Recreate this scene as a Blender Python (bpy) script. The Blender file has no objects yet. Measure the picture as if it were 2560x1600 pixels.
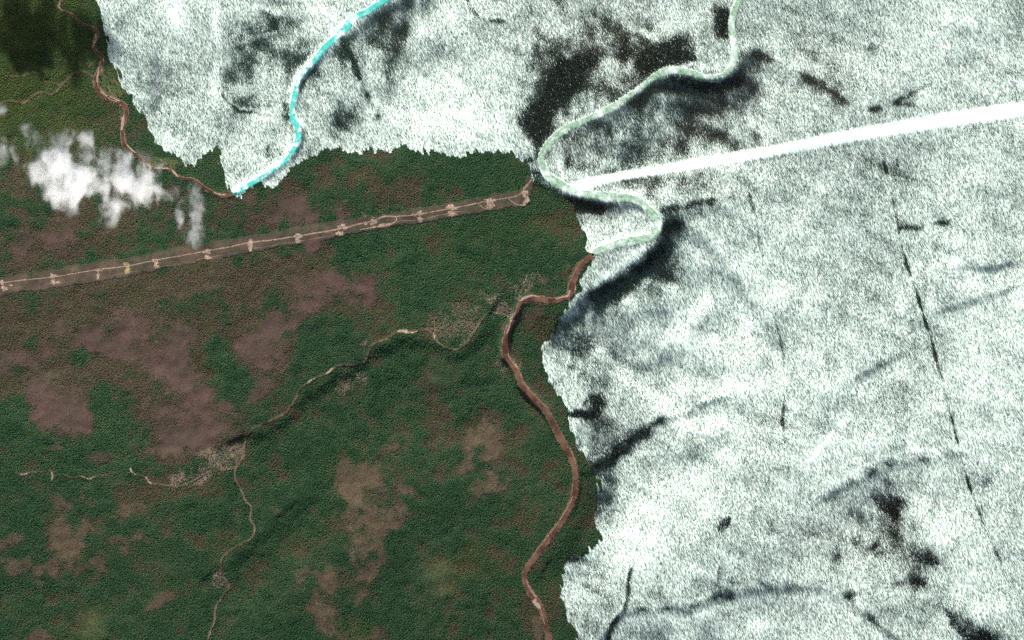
import bpy, math, random
import numpy as np

# ------------------------------------------------------------------ camera, sky, sun
scene = bpy.context.scene
S = 2.4                      # metres per photograph pixel (2560 x 1600)
CAM_H = 16000.0
SUN_EL, SUN_AZ = 31.0, 160.0  # degrees, azimuth clockwise from north (+Y)

cam_data = bpy.data.cameras.new('camera')
cam = bpy.data.objects.new('camera', cam_data)
scene.collection.objects.link(cam)
cam.location = (0, 0, CAM_H)
cam.rotation_euler = (0, 0, 0)
cam_data.sensor_width = 36.0
cam_data.lens = 36.0 * CAM_H / (2560 * S)
cam_data.clip_start = 10.0
cam_data.clip_end = 80000.0
scene.camera = cam

world = bpy.data.worlds.new('World')
scene.world = world
world.use_nodes = True
wn = world.node_tree
bg = wn.nodes['Background']
sky = wn.nodes.new('ShaderNodeTexSky')
sky.sky_type = 'NISHITA'
sky.sun_disc = False
sky.sun_elevation = math.radians(SUN_EL)
sky.sun_rotation = math.radians(SUN_AZ)
sky.altitude = 300
sky.dust_density = 4.0
sky.ozone_density = 0.6
wn.links.new(sky.outputs[0], bg.inputs[0])
bg.inputs[1].default_value = 0.075

sun_data = bpy.data.lights.new('sun', 'SUN')
sun_data.energy = 4.6
sun_data.angle = math.radians(0.53)
sun_data.color = (1.0, 0.97, 0.92)
sun = bpy.data.objects.new('sun', sun_data)
scene.collection.objects.link(sun)
sun.rotation_euler = (math.radians(90 - SUN_EL), 0, math.radians(180 - SUN_AZ))
sun.location = (1200, -3300, 3000)

scene.view_settings.view_transform = 'Standard'
scene.view_settings.look = 'None'
scene.view_settings.gamma = 1.0
scene.view_settings.use_curve_mapping = False
scene.view_settings.exposure = 0.60
scene.render.engine = 'CYCLES'
scene.cycles.use_denoising = False
scene.cycles.max_bounces = 16
scene.cycles.diffuse_bounces = 3
scene.cycles.volume_bounces = 14
scene.cycles.volume_step_rate = 1.0
scene.cycles.volume_max_steps = 256

# ------------------------------------------------------------------ helpers
rng = np.random.default_rng(7)
random.seed(7)
col = scene.collection

def props(o, label=None, cat=None, kind=None, group=None):
    if label: o['label'] = label
    if cat: o['category'] = cat
    if kind: o['kind'] = kind
    if group: o['group'] = group
    return o

CELL = 8.0
NX, NY = 881, 577
GX = (np.arange(NX) - (NX - 1) / 2) * CELL
GY = (np.arange(NY) - (NY - 1) / 2) * CELL
X, Y = np.meshgrid(GX, GY)            # row j = y
PX = 1280 + X / S
PY = 800 - Y / S
CPX = CELL / S

def ss(a, b, v):
    t = np.clip((v - a) / (b - a), 0, 1)
    return t * t * (3 - 2 * t)

FXg, FYg = np.meshgrid(np.fft.fftfreq(NX), np.fft.fftfreq(NY))
def blur(f, sig_px, sig_py=None, ang=0.0):
    sx = sig_px / CPX
    sy = (sig_py if sig_py else sig_px) / CPX
    c, s_ = math.cos(ang), math.sin(ang)
    u = c * FXg + s_ * FYg
    v = -s_ * FXg + c * FYg
    k = np.exp(-2 * math.pi ** 2 * ((u * sx) ** 2 + (v * sy) ** 2))
    return np.real(np.fft.ifft2(np.fft.fft2(f) * k))

def noise(sig, sig2=None, ang=0.0):
    f = blur(rng.standard_normal((NY, NX)), sig, sig2, ang)
    return (f - f.mean()) / f.std()

def pip(poly):
    poly = np.array(poly, float)
    inside = np.zeros(PX.shape, bool)
    n = len(poly)
    for i in range(n):
        x0, y0 = poly[i]; x1, y1 = poly[(i + 1) % n]
        if y0 == y1: continue
        r = ((PY > y0) != (PY > y1))
        xi = (x1 - x0) * (PY - y0) / (y1 - y0) + x0
        inside ^= (r & (PX < xi))
    return inside

def line_field(pts, R, widths=None, closed=False):
    """unsigned distance, signed distance (right of travel positive, image axes), overshoot past the ends, width at nearest"""
    pts = np.array(pts, float)
    if closed: pts = np.vstack([pts, pts[:1]])
    D = np.full(PX.shape, R, float); SG = np.full(PX.shape, -R, float)
    OV = np.zeros(PX.shape); W = np.zeros(PX.shape)
    n = len(pts) - 1
    for i in range(n):
        ax, ay = pts[i]; bx, by = pts[i + 1]
        x0 = (min(ax, bx) - R - 1280) * S; x1 = (max(ax, bx) + R - 1280) * S
        y0 = (800 - max(ay, by) - R) * S; y1 = (800 - min(ay, by) + R) * S
        i0 = max(0, int((x0 - GX[0]) / CELL)); i1 = min(NX, int((x1 - GX[0]) / CELL) + 2)
        j0 = max(0, int((y0 - GY[0]) / CELL)); j1 = min(NY, int((y1 - GY[0]) / CELL) + 2)
        if i1 <= i0 or j1 <= j0: continue
        px = PX[j0:j1, i0:i1]; py = PY[j0:j1, i0:i1]
        dx, dy = bx - ax, by - ay
        L = math.hypot(dx, dy) + 1e-9
        tr = ((px - ax) * dx + (py - ay) * dy) / (L * L)
        t = np.clip(tr, 0, 1)
        d = np.hypot(px - ax - t * dx, py - ay - t * dy)
        m = d < D[j0:j1, i0:i1]
        D[j0:j1, i0:i1][m] = d[m]
        cr = dx * (py - ay) - dy * (px - ax)
        SG[j0:j1, i0:i1][m] = (np.sign(cr) * d)[m]
        ov = np.zeros_like(d)
        if i == 0: ov = np.maximum(ov, -tr * L)
        if i == n - 1: ov = np.maximum(ov, (tr - 1) * L)
        OV[j0:j1, i0:i1][m] = ov[m]
        if widths is not None:
            w0, w1 = widths[i], widths[i + 1]
            W[j0:j1, i0:i1][m] = (w0 + (w1 - w0) * t)[m]
    return D, SG, OV, W

def ell(x, y, rx, ry, ang=0.0):
    a = math.radians(ang); c, s_ = math.cos(a), math.sin(a)
    u = (c * (PX - x) + s_ * (PY - y)) / rx
    v = (-s_ * (PX - x) + c * (PY - y)) / ry
    return np.exp(-(u * u + v * v) * 0.9)

def sample(f, x, y):
    u = np.clip((np.asarray(x) - GX[0]) / CELL, 0, NX - 1.001)
    v = np.clip((np.asarray(y) - GY[0]) / CELL, 0, NY - 1.001)
    i = u.astype(int); j = v.astype(int); a = u - i; b = v - j
    return (f[j, i] * (1 - a) * (1 - b) + f[j, i + 1] * a * (1 - b)
            + f[j + 1, i] * (1 - a) * b + f[j + 1, i + 1] * a * b)

def wx(px): return (px - 1280) * S
def wy(py): return (800 - py) * S

def catmull(pts, step):
    """smooth a polyline whose rows are (px, py, width) and resample it"""
    P = np.array(pts, float)
    P = np.vstack([2 * P[0] - P[1], P, 2 * P[-1] - P[-2]])
    out = []
    for i in range(1, len(P) - 2):
        p0, p1, p2, p3 = P[i - 1], P[i], P[i + 1], P[i + 2]
        n = max(2, int(np.hypot(*(p2 - p1)[:2]) / step))
        for k in range(n):
            t = k / n
            out.append(0.5 * ((2 * p1) + (-p0 + p2) * t + (2 * p0 - 5 * p1 + 4 * p2 - p3) * t * t + (-p0 + 3 * p1 - 3 * p2 + p3) * t ** 3))
    out.append(P[-2])
    return np.array(out)

# ------------------------------------------------------------------ layout (photograph pixels)
RIVER_MAIN_ICE = [(1862,-60,15),(1849,0,15),(1838,26,15),(1830,53,16),(1830,79,15),(1835,111,15),(1839,138,15),(1834,159,14),(1822,180,14),(1804,192,14),
 (1783,197,14),(1751,192,15),(1724,183,16),(1703,179,18),(1677,177,21),(1656,183,19),(1632,197,15),(1611,216,14),(1584,235,15),(1558,253,16),(1531,270,16),
 (1505,284,16),(1478,296,15),(1452,307,16),(1425,319,17),(1402,333,18),(1383,349,17),(1367,368,16),(1357,386,15),(1353,400,14),(1357,416,16),
 (1365,434,19),(1380,450,20),(1402,463,20),(1425,477,19),(1452,486,20),(1486,491,22),(1518,494,24),(1550,495,23),(1576,498,20),(1597,504,18),(1616,519,16),
 (1632,535,18),(1642,551,20),(1645,564,22),(1641,580,20),(1627,593,18),(1600,600,19),(1571,604,20),(1545,610,19),(1518,620,17),(1497,627,16),(1480,637,15)]
RIVER_MAIN = [(1484,634,13),(1480,641,14),(1462,654,16),(1449,667,19),(1439,686,22),(1431,707,22),(1429,728,19),(1420,741,16),(1399,749,14),(1378,753,14),(1354,749,16),
 (1330,747,18),(1312,751,16),(1298,765,9),(1293,784,9),(1287,800,10),(1275,816,12),(1266,845,15),(1263,871,15),(1267,895,15),(1280,910,14),(1293,932,15),
 (1304,959,17),(1320,982,18),(1343,1006,17),(1365,1027,17),(1380,1054,16),(1396,1086,17),(1412,1115,17),(1428,1144,16),(1437,1170,14),(1439,1197,14),
 (1439,1221,14),(1433,1250,16),(1420,1279,16),(1404,1306,15),(1386,1330,16),(1362,1361,16),(1341,1390,16),(1322,1417,16),(1312,1438,13),(1314,1457,12),
 (1324,1478,14),(1338,1499,18),(1351,1520,14),(1359,1544,12),(1367,1570,14),(1373,1600,15),(1380,1680,15)]
RIVER_WEST_ICE = [(1020,-40,14),(965,0,14),(939,16,14),(915,32,15),(886,45,17),(870,63,18),(854,82,17),(833,101,15),(809,124,15),(793,146,14),(778,164,14),(762,183,13),(748,204,12),
 (741,222,13),(735,249,13),(731,278,12),(733,299,12),(743,317,13),(747,336,14),(742,362,14),(730,384,12),(714,403,11),(693,419,11),(669,434,11),(640,454,11),(622,463,12),(585,487,10)]
RIVER_WEST = [(592,483,9),(582,486,9),(556,491,9),(537,483,8),(516,474,8),(497,460,8),(484,450,7),(455,446,6),(439,437,6),(429,426,5),(405,421,5),(384,422,8),(373,416,8),
 (345,392,9),(320,372,10),(310,360,11),(307,331,10),(309,307,11),(316,288,11),(313,267,12),(296,255,13),(275,247,12),(254,235,12),(241,217,10),(239,198,10),
 (246,180,9),(255,159,9),(254,140,9),(238,127,8),(235,111,9),(242,93,11),(243,79,8),(230,69,6),(212,63,4),(193,50,4),(180,37,4),(159,28,5),(147,19,5),(153,5,5),(156,-10,4),(170,-60,4)]
STREAMS = [
 ('narrow brown stream winding through the green forest to the muddy river', [(1252,770,3),(1240,785,4),(1222,782,3),(1203,803,5),(1185,832,5),(1166,858,5),(1151,871,5),(1135,874,5),(1114,869,5),(1095,856,5),(1084,840,4),(1076,826,4),(1058,826,4),(1031,830,5),(1010,829,8),
  (989,832,6),(965,848,6),(939,857,6),(926,869,6),(920,887,5),(912,906,6),(891,914,5),(862,914,5),(841,916,5),(825,930,7),(804,940,5),(783,948,5),(767,961,5),(751,975,5),(740,996,5),(727,1019,5),
  (711,1035,5),(680,1051,5),(645,1067,5),(635,1070,5),(619,1096,5),(611,1125,5),(611,1144,5),(595,1165,5),(589,1178,5),(590,1198,5),(606,1229,4.5),(616,1253,4.5),(630,1268,4.5),(627,1298,4.5),(637,1316,4.5),
  (632,1343,5),(603,1361,5),(577,1377,5),(558,1393,5),(553,1412,4.5),(558,1438,4.5),(575,1465,4.5),(561,1488,4.5),(540,1520,4.5),(537,1552,4.5),(526,1581,4.5),(521,1600,4.5),(512,1660,4.5)]),
 ('thin creek leaving the brown stream towards the pale gravel flat', [(592,1168,3.5),(577,1172,3.5),(542,1178,3.5),(516,1186,3),(500,1196,3),(470,1212,3),(445,1218,3),(420,1214,3),(398,1211,3),(376,1207,4),(368,1196,4),(352,1190,3),(340,1186,3.5),(330,1180,4),(327,1170,4)]),
 ('broken pale creek bed among trees south of the purple heath', [(290,1184,2.5),(268,1188,2.5),(245,1190,3),(236,1193,4),(222,1198,5),(205,1191,3.5),(188,1195,4),(172,1193,4),(160,1188,2.5),(140,1192,2),(131,1200,3.5),(132,1188,4),(129,1178,3),(105,1180,2),(75,1181,3),(58,1186,4),(30,1182,2),(-30,1178,2)]),
 ('side channel looping west from the muddy river under the clouds', [(238,198,5),(220,184,5),(206,180,5),(185,188,5),(169,201,5),(159,212,4),(148,225,5),(132,238,5),(116,235,4),(95,235,4),(79,249,5),(61,259,6),(26,254,4),(0,262,4),(-60,270,4)]),
 ('thin rivulet above the looping side channel', [(152,214,3),(135,210,3),(119,209,3),(108,201,3),(98,188,3),(79,185,3),(53,193,3),(26,193,3),(-30,185,2)]),
]
SNOW_POLY = [(237,-200),(237,0),(255,60),(262,90),(268,120),(275,145),(292,178),(312,215),(335,262),(360,300),(378,330),(390,358),(405,378),(425,388),(450,400),(470,412),(480,415),(495,400),
 (520,380),(535,368),(548,352),(552,400),(558,440),(570,474),(583,488),(598,492),(622,472),(640,462),(652,460),(668,470),(685,470),(705,455),(722,425),(740,408),(756,400),(790,388),(820,376),(850,366),(868,388),(880,388),(905,380),
 (930,374),(960,373),(1000,366),(1020,370),(1050,383),(1068,386),(1085,380),(1110,388),(1135,396),(1152,402),(1172,386),(1200,384),(1232,378),(1275,384),(1300,396),
 (1318,412),(1334,440),(1352,462),(1385,482),(1420,500),(1444,516),(1447,536),(1450,556),(1460,596),(1468,620),(1480,632),(1484,645),(1466,668),(1452,695),(1444,742),(1412,768),(1398,796),(1376,846),(1352,872),(1354,905),(1364,935),
 (1384,962),(1400,990),(1418,1018),(1420,1048),(1434,1090),(1448,1120),(1470,1140),(1478,1160),(1484,1178),(1498,1202),(1492,1240),(1488,1270),(1496,1300),(1498,1340),(1488,1366),(1452,1388),(1418,1398),(1406,1420),(1404,1450),
 (1406,1480),(1416,1530),(1428,1560),(1444,1590),(1452,1620),(1480,1900),(3200,1900),(3200,-200)]
CORRIDOR_SNOW = [(1400,462),(1425,462),(1480,445),(1560,430),(1600,424),(1750,396),(1920,368),(2050,340),(2200,312),(2380,280),(2560,255),(2900,200),
 (2900,232),(2560,292),(2380,320),(2200,346),(2080,366),(1990,384),(1850,408),(1700,430),(1600,446),(1540,456),(1490,466),(1465,482),(1430,478)]
CORRIDOR_SUMMER = [(-200,735),(0,696),(130,676),(320,645),(500,610),(640,590),(760,566),(860,551),(1000,531),(1130,509),(1240,487),(1300,478),(1326,440),(1336,446),(1326,490),(1322,512),(1250,524),(1130,545),(1000,566),(920,578),(860,590),(760,610),(640,628),(500,655),(320,690),(130,722),(0,740),(-200,775)]

# ------------------------------------------------------------------ fields
t_n = dict(a=noise(55), b=noise(22), c=noise(9), d=noise(4), e=noise(110))
streak = noise(2.0, 8, math.radians(18))

# snow signed distance (pixels, positive inside)
snow_in = pip(SNOW_POLY)
dS, _, _, _ = line_field(SNOW_POLY, 60, closed=True)
snow_sd = np.where(snow_in, dS, -dS) + streak * 4.2 + t_n['c'] * 2.2
# rivers
def rfield(line, R=112):
    c = catmull(line, 4)
    return line_field(c[:, :2], R, c[:, 2])
riv = {}
river_edge = np.full(PX.shape, 112.0)
for key, L in (('mi', RIVER_MAIN_ICE), ('m', RIVER_MAIN), ('wi', RIVER_WEST_ICE), ('w', RIVER_WEST)):
    D, _, _, W = rfield(L)
    riv[key] = D - W / 2
    river_edge = np.minimum(river_edge, D - W / 2)
stream_edge = np.full(PX.shape, 40.0)
for _, L in STREAMS:
    D, _, _, W = rfield(L, 20)
    stream_edge = np.minimum(stream_edge, D - W / 2)

# relief: gentle swells plus the bluffs along the rivers
H = 16 + 8 * t_n['e'] + 4.0 * t_n['a'] + 1.3 * t_n['b'] + .9 * noise(34, 9, math.radians(-25))
H += (1.8 * t_n['c'] + .8 * noise(5.5)) * (1 - ss(-10, 10, snow_sd))
edge_m = np.minimum(river_edge * S, 260)
H = H * ss(-20, 250, edge_m)
BLUFFS = [  # high side on the right of travel; (H1, W1) steep step, (H2, W2) gentle step, plateau length, back slope
 ([(1300,960,.1),(1340,905,.3),(1385,805,.6),(1440,752,1),(1500,722,1),(1580,672,1),(1640,622,1),(1660,590,.9),(1658,560,.65),(1668,530,.4),(1730,514,.35),(1830,490,.28),(1930,475,.15),(2030,470,0)], 34, 48, 30, 150, 200, 300),
 ([(1420,345,0),(1470,312,.5),(1560,262,.8),(1640,206,1),(1740,205,1.1),(1828,192,1.1),(1858,140,.8),(1900,132,.55),(1960,162,.5),(2050,215,.4),(2140,268,.2),(2220,310,0)], 19, 36, 18, 100, 110, 170),
 ([(1385,478),(1450,500),(1550,516)], 16, 24, 0, 60, 30, 60),
 ([(1470,1178),(1540,1140),(1590,1098),(1660,1045),(1740,1020)], 13, 22, 12, 110, 90, 140),
 ([(1530,1565),(1552,1532),(1620,1524),(1720,1524),(1790,1494),(1830,1482),(1920,1468),(2050,1468),(2110,1492),(2160,1532),(2230,1585)], 10, 18, 10, 90, 120, 160),
 ([(2120,1215),(2180,1176),(2250,1150),(2340,1144)], 8, 26, 4, 60, 60, 120),
 ([(740,330),(744,250),(765,195),(810,140),(860,90),(930,36),(1010,0)], 10, 30, 26, 160, 140, 200),
 ([(470,400),(520,150),(560,120),(640,90),(700,70)], 4, 30, 12, 110, 60, 160),
 ([(640,1082),(700,1055),(760,985),(830,945),(930,880),(1000,842),(1080,850),(1140,885),(1190,845),(1215,805)], 26, 34, 14, 90, 120, 200),
 ([(1390,1380),(1440,1300),(1455,1220),(1450,1150)], 18, 40, 10, 60, 40, 100),
 ([(560,1410),(620,1365),(680,1310)], 16, 30, 8, 60, 40, 100),
 ([(2380,770),(2450,742),(2510,728)], 7, 14, 0, 60, 10, 60),
 ([(2440,672),(2475,672),(2500,668)], 12, 9, 0, 60, 4, 40),
 ([(2165,935),(2195,915),(2220,905)], 9, 8, 0, 60, 4, 40),
 ([(1870,520),(1800,560),(1690,640),(1640,700)], 0, 40, 0, 100, 60, 100),
 ([(1460,880),(1500,830),(1600,800)], 6, 60, 8, 90, 60, 120),
]
for pts, h1, w1, h2, w2, pl, back in BLUFFS:
    R = pl + back + w2 + 20
    sc_ = [q[2] if len(q) > 2 else 1.0 for q in pts]
    D, SG, OV, HS = line_field([q[:2] for q in pts], R, sc_)
    p = h1 * ss(-2, w1, SG) + h2 * ss(w1 * 0.5, w2 + w1, SG)
    p *= 1 - ss(pl + w1, pl + w1 + back + w2 * 0.5, SG)
    p *= (1 - ss(0, 130, OV)) * blur(HS, 10)
    H += blur(p, 4) * (1 + 0.08 * t_n['b'])
# small gullies cut by the dark drainage lines in the snow
GULLY = [([(850,92),(868,122),(882,150),(895,185),(905,205),(925,250),(948,292)], 11, 7),
 ([(2200,370),(2225,470),(2243,560),(2250,600),(2262,650),(2290,730),(2308,790),(2330,860),(2340,905),(2358,960),(2368,1010),(2382,1060),(2400,1130),(2420,1210),(2440,1265),(2462,1320),(2492,1385),(2510,1430)], 2.5, 4),
 ([(1872,488),(1888,545),(1902,630),(1920,700),(1935,790),(1948,840),(1958,900),(1961,980),(1955,1060),(1962,1105)], 2.5, 4),
 ([(775,0),(798,28),(832,56)], 6, 5), ([(1165,-10),(1178,22),(1198,45),(1230,54),(1262,55)], 5, 5),
 ([(555,238),(575,262),(600,280),(650,284),(728,296)], 4, 4),
 ([(1578,1420),(1572,1450),(1570,1490),(1562,1520)], 6, 5), ([(1795,1360),(1800,1400),(1794,1450)], 4, 4), ([(1515,1640),(1518,1600),(1530,1562),(1556,1530)], 8, 6)]
for pts, dep, w in GULLY:
    D, _, OV, _ = line_field(pts, 60)
    H -= dep * np.exp(-(D / w) ** 2)
H = np.maximum(H, 1.0)
H = H * ss(0, 26, edge_m)
H = blur(H, 1.6)
H = H * ss(0, 14, edge_m)
zf = H

# snow corridor and drifts
corr = pip(CORRIDOR_SNOW)
corr_s = blur(corr.astype(float), 1.2)
corr_summer = blur(pip(CORRIDOR_SUMMER).astype(float), 3.0)
corr_summer = np.clip(corr_summer + (.16 * t_n['c'] + .16 * t_n['d']) * np.clip(corr_summer * 3, 0, 1), 0, 1)

# winter tree density
dens = 0.67 + .07 * ss(480, 380, PY) * ss(1260, 1400, PX) * ss(2300, 2050, PX) + 0.04 * t_n['a'] + 0.05 * t_n['b'] + 0.05 * t_n['c'] + .03 * t_n['e'] + .05 * noise(26, 7, math.radians(-28)) + .04 * noise(6, 22, math.radians(-8))
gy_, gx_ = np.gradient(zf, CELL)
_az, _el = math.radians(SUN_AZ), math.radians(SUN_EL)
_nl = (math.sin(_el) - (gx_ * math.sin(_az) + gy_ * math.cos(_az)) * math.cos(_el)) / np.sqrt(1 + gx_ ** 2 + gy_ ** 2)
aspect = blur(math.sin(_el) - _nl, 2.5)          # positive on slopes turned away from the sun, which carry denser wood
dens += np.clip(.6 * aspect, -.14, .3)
dens -= .06 * ss(1600, 1900, PX) * ss(420, 620, PY)
for x, y, rx, ry, v in [
 (640,180,110,150,.12),(850,210,130,130,.08),(700,40,70,40,.2),(330,130,60,120,.08),(430,220,90,90,.05),(1430,120,140,90,.10),(1560,230,110,70,.22),(1750,330,240,60,.2),(1540,400,60,40,.15),(1680,470,170,35,.36),(1600,450,80,22,.25),(1990,150,90,70,.16),
 (2150,230,90,50,.16),(2180,470,110,70,.10),(1930,520,50,70,.1),(1480,930,60,60,.28),(1560,1080,90,60,.18),(1480,1480,50,90,.36),(1640,1490,90,32,.28),(1850,1462,120,24,.22),
 (2000,1320,150,60,.12),(2230,1290,60,60,.26),(2290,1390,80,60,.24),(2180,1400,90,60,.12),(1520,1240,40,80,.22),(1780,1330,80,50,.12),(1560,700,80,50,.15),(1700,650,60,40,.1),(1560,560,60,40,.1),(2000,880,90,70,.08),(1930,1060,40,60,.1),(2240,1180,70,30,.1),(2030,1050,60,40,.06),
 (2080,430,40,30,.15),(2210,420,40,40,.14),(1950,440,50,30,.1),(1500,430,50,26,.2),(1420,410,10,30,.3),(2140,340,90,14,.1),
 (440,32,34,60,-.36),(545,170,24,80,-.2),(535,40,16,70,-.18),(640,22,40,16,-.22),(520,240,40,50,-.18),(480,110,40,50,-.1),(420,370,40,30,-.18),(620,310,60,14,-.1),
 (1048,60,16,80,-.16),(1110,230,90,80,-.13),(1230,300,100,60,-.17),(1300,110,40,50,-.16),(1470,16,50,16,-.22),(1000,320,80,40,-.08),(1400,35,50,20,-.12),(1180,130,60,60,-.08),
 (1700,865,80,46,-.34),(1640,800,120,60,-.12),(1700,940,90,40,-.1),(2380,90,190,110,-.19),(2480,220,100,60,-.1),(2025,470,50,40,-.2),(2080,600,70,36,-.2),(2115,512,40,8,-.3),(2480,770,90,60,-.2),(2440,640,60,40,-.1),(2380,480,60,40,-.08),
 (1860,1010,60,90,-.17),(2060,1150,90,20,-.2),(2320,1190,60,26,-.22),(2400,1310,90,80,-.2),(2460,1510,70,70,-.24),(1960,1225,70,28,-.24),(1690,1220,90,70,-.15),(1400,400,10,40,-.28),(1440,440,40,14,-.3),(2000,1395,60,26,-.18),(1760,1290,60,40,-.1),(1700,1060,90,40,-.1),
 (1760,600,70,60,-.14),(1790,720,80,70,-.16),(1590,1410,60,60,-.14),(1880,1440,90,12,-.2),(1720,1550,140,40,-.14),(1950,1540,140,50,-.16),(2150,1110,60,14,-.2),(1490,545,60,16,-.15),(1560,545,16,50,-.2),(2300,1100,90,30,-.05),(2470,1100,90,60,-.06),(2500,920,90,80,-.05)]:
    dens += v * (.9 if v < 0 else .7) * ell(x, y, rx, ry)
for pts, w, v in [([(1488,712),(1540,676),(1600,632),(1622,612)], 11, -.6), ([(1700,172),(1740,160),(1780,172),(1822,162)], 6, -.4), ([(1390,390),(1402,420),(1410,450)], 6, -.4),
 ([(770,0),(790,26),(830,50)], 16, -.4), ([(548,0),(540,60),(552,120),(540,180),(530,230)], 9, -.35), ([(600,110),(650,95),(690,85)], 6, -.25), ([(640,18),(680,26),(700,38)], 7, -.4), ([(1045,0),(1050,60),(1060,110)], 7, -.3), ([(2020,1160),(2070,1100),(2130,1040)], 9, -.3), ([(2090,1210),(2160,1162),(2260,1128),(2340,1128),(2375,1160)], 7, -.3),
 ([(1690,1480),(1740,1436),(1830,1398)], 9, -.3), ([(2240,1240),(2290,1250),(2330,1330),(2380,1400),(2400,1480)], 14, -.25), ([(1640,1545),(1760,1530),(1900,1500),(2040,1490)], 10, -.18), ([(2100,880),(2110,930)], 10, -.2), ([(2200,380),(2218,440),(2230,500)], 5, -.25), ([(870,60),(835,80),(820,100)], 14, -.3), ([(735,300),(722,330),(728,370)], 9, -.4), ([(740,290),(755,310),(750,330)], 7, -.4), ([(640,478),(690,462),(730,420)], 10, -.25),
 ([(2110,900),(2160,1000),(2050,1110),(2030,1150)], 9, -.12), ([(1690,1450),(1740,1410),(1790,1380)], 9, -.25), ([(600,275),(650,290),(700,298)], 6, -.2)]:
    D, _, _, _ = line_field(pts, 60)
    dens += v * np.exp(-(D / w) ** 2)
for pts, w, v in [(GULLY[0][0], 6, .7), (GULLY[1][0], 3.5, .48), (GULLY[2][0], 4, .30), (GULLY[3][0], 3.5, .7), (GULLY[4][0], 4, .4), (GULLY[5][0], 3, .5),
 (GULLY[6][0], 5, .6), (GULLY[7][0], 3, .4), (GULLY[8][0], 6, .5), ([(2252,572),(2300,572),(2340,562),(2370,556)], 8, .5), ([(2176,278),(2220,268),(2250,250),(2290,232),(2325,214)], 8, .5), ([(2240,260),(2300,268)], 6, .3),
 ([(1480,1172),(1540,1138),(1590,1095),(1660,1045)], 9, .5), ([(1660,530),(1730,512),(1830,494)], 9, .5), ([(1858,138),(1900,136),(1960,166),(2050,216),(2120,262)], 12, .32),
 ([(2120,1215),(2200,1170),(2260,1150),(2330,1150)], 9, .3), ([(2110,1490),(2160,1530),(2220,1590)], 9, .35), ([(1560,1528),(1640,1522),(1720,1522),(1800,1488)], 6, .3), ([(2130,1485),(2200,1470),(2290,1455)], 10, .3), ([(2150,1400),(2190,1360)], 7, .25), ([(1420,1038),(1490,1036)], 8, .6),
 ([(1500,1440),(1470,1400),(1420,1400)], 9, .3)]:
    D, _, _, _ = line_field(pts, 50)
    dens += v * np.exp(-(D / w) ** 2) * np.clip(0.9 + 0.3 * t_n['c'] + .2 * t_n['b'], .4, 1.5)

for poly, soft, v in [([(1440,748),(1560,690),(1660,600),(1712,640),(1716,700),(1640,756),(1540,780),(1450,805)], 12, .28), ([(1500,292),(1580,250),(1650,205),(1740,205),(1850,180),(1885,235),(1800,285),(1640,300),(1560,312)], 12, .14),
 ([(1380,800),(1480,770),(1640,790),(1600,860),(1450,900),(1370,880)], 18, .14), ([(1480,430),(1700,440),(1860,430),(1880,480),(1760,496),(1660,524),(1610,500),(1560,478)], 8, .20), ([(700,300),(760,190),(860,100),(960,30),(1030,60),(1020,180),(900,330),(760,395)], 10, .22),
 ([(560,90),(640,60),(760,40),(820,100),(740,200),(720,290),(600,280),(548,230)], 8, .22), ([(640,0),(770,0),(780,40),(700,60),(640,40)], 10, .12), ([(1470,330),(1700,320),(1900,330),(1900,362),(1700,396),(1560,424),(1500,430)], 14, .14), ([(1660,530),(1840,496),(1880,560),(1760,580),(1680,610)], 14, .16), ([(1290,130),(1500,60),(1720,90),(1700,170),(1440,300),(1330,370)], 22, .16)]:
    dens += v * blur(pip(poly).astype(float), soft) * np.clip(1 + .2 * t_n['b'] + .15 * t_n['c'], 0, 2)
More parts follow.
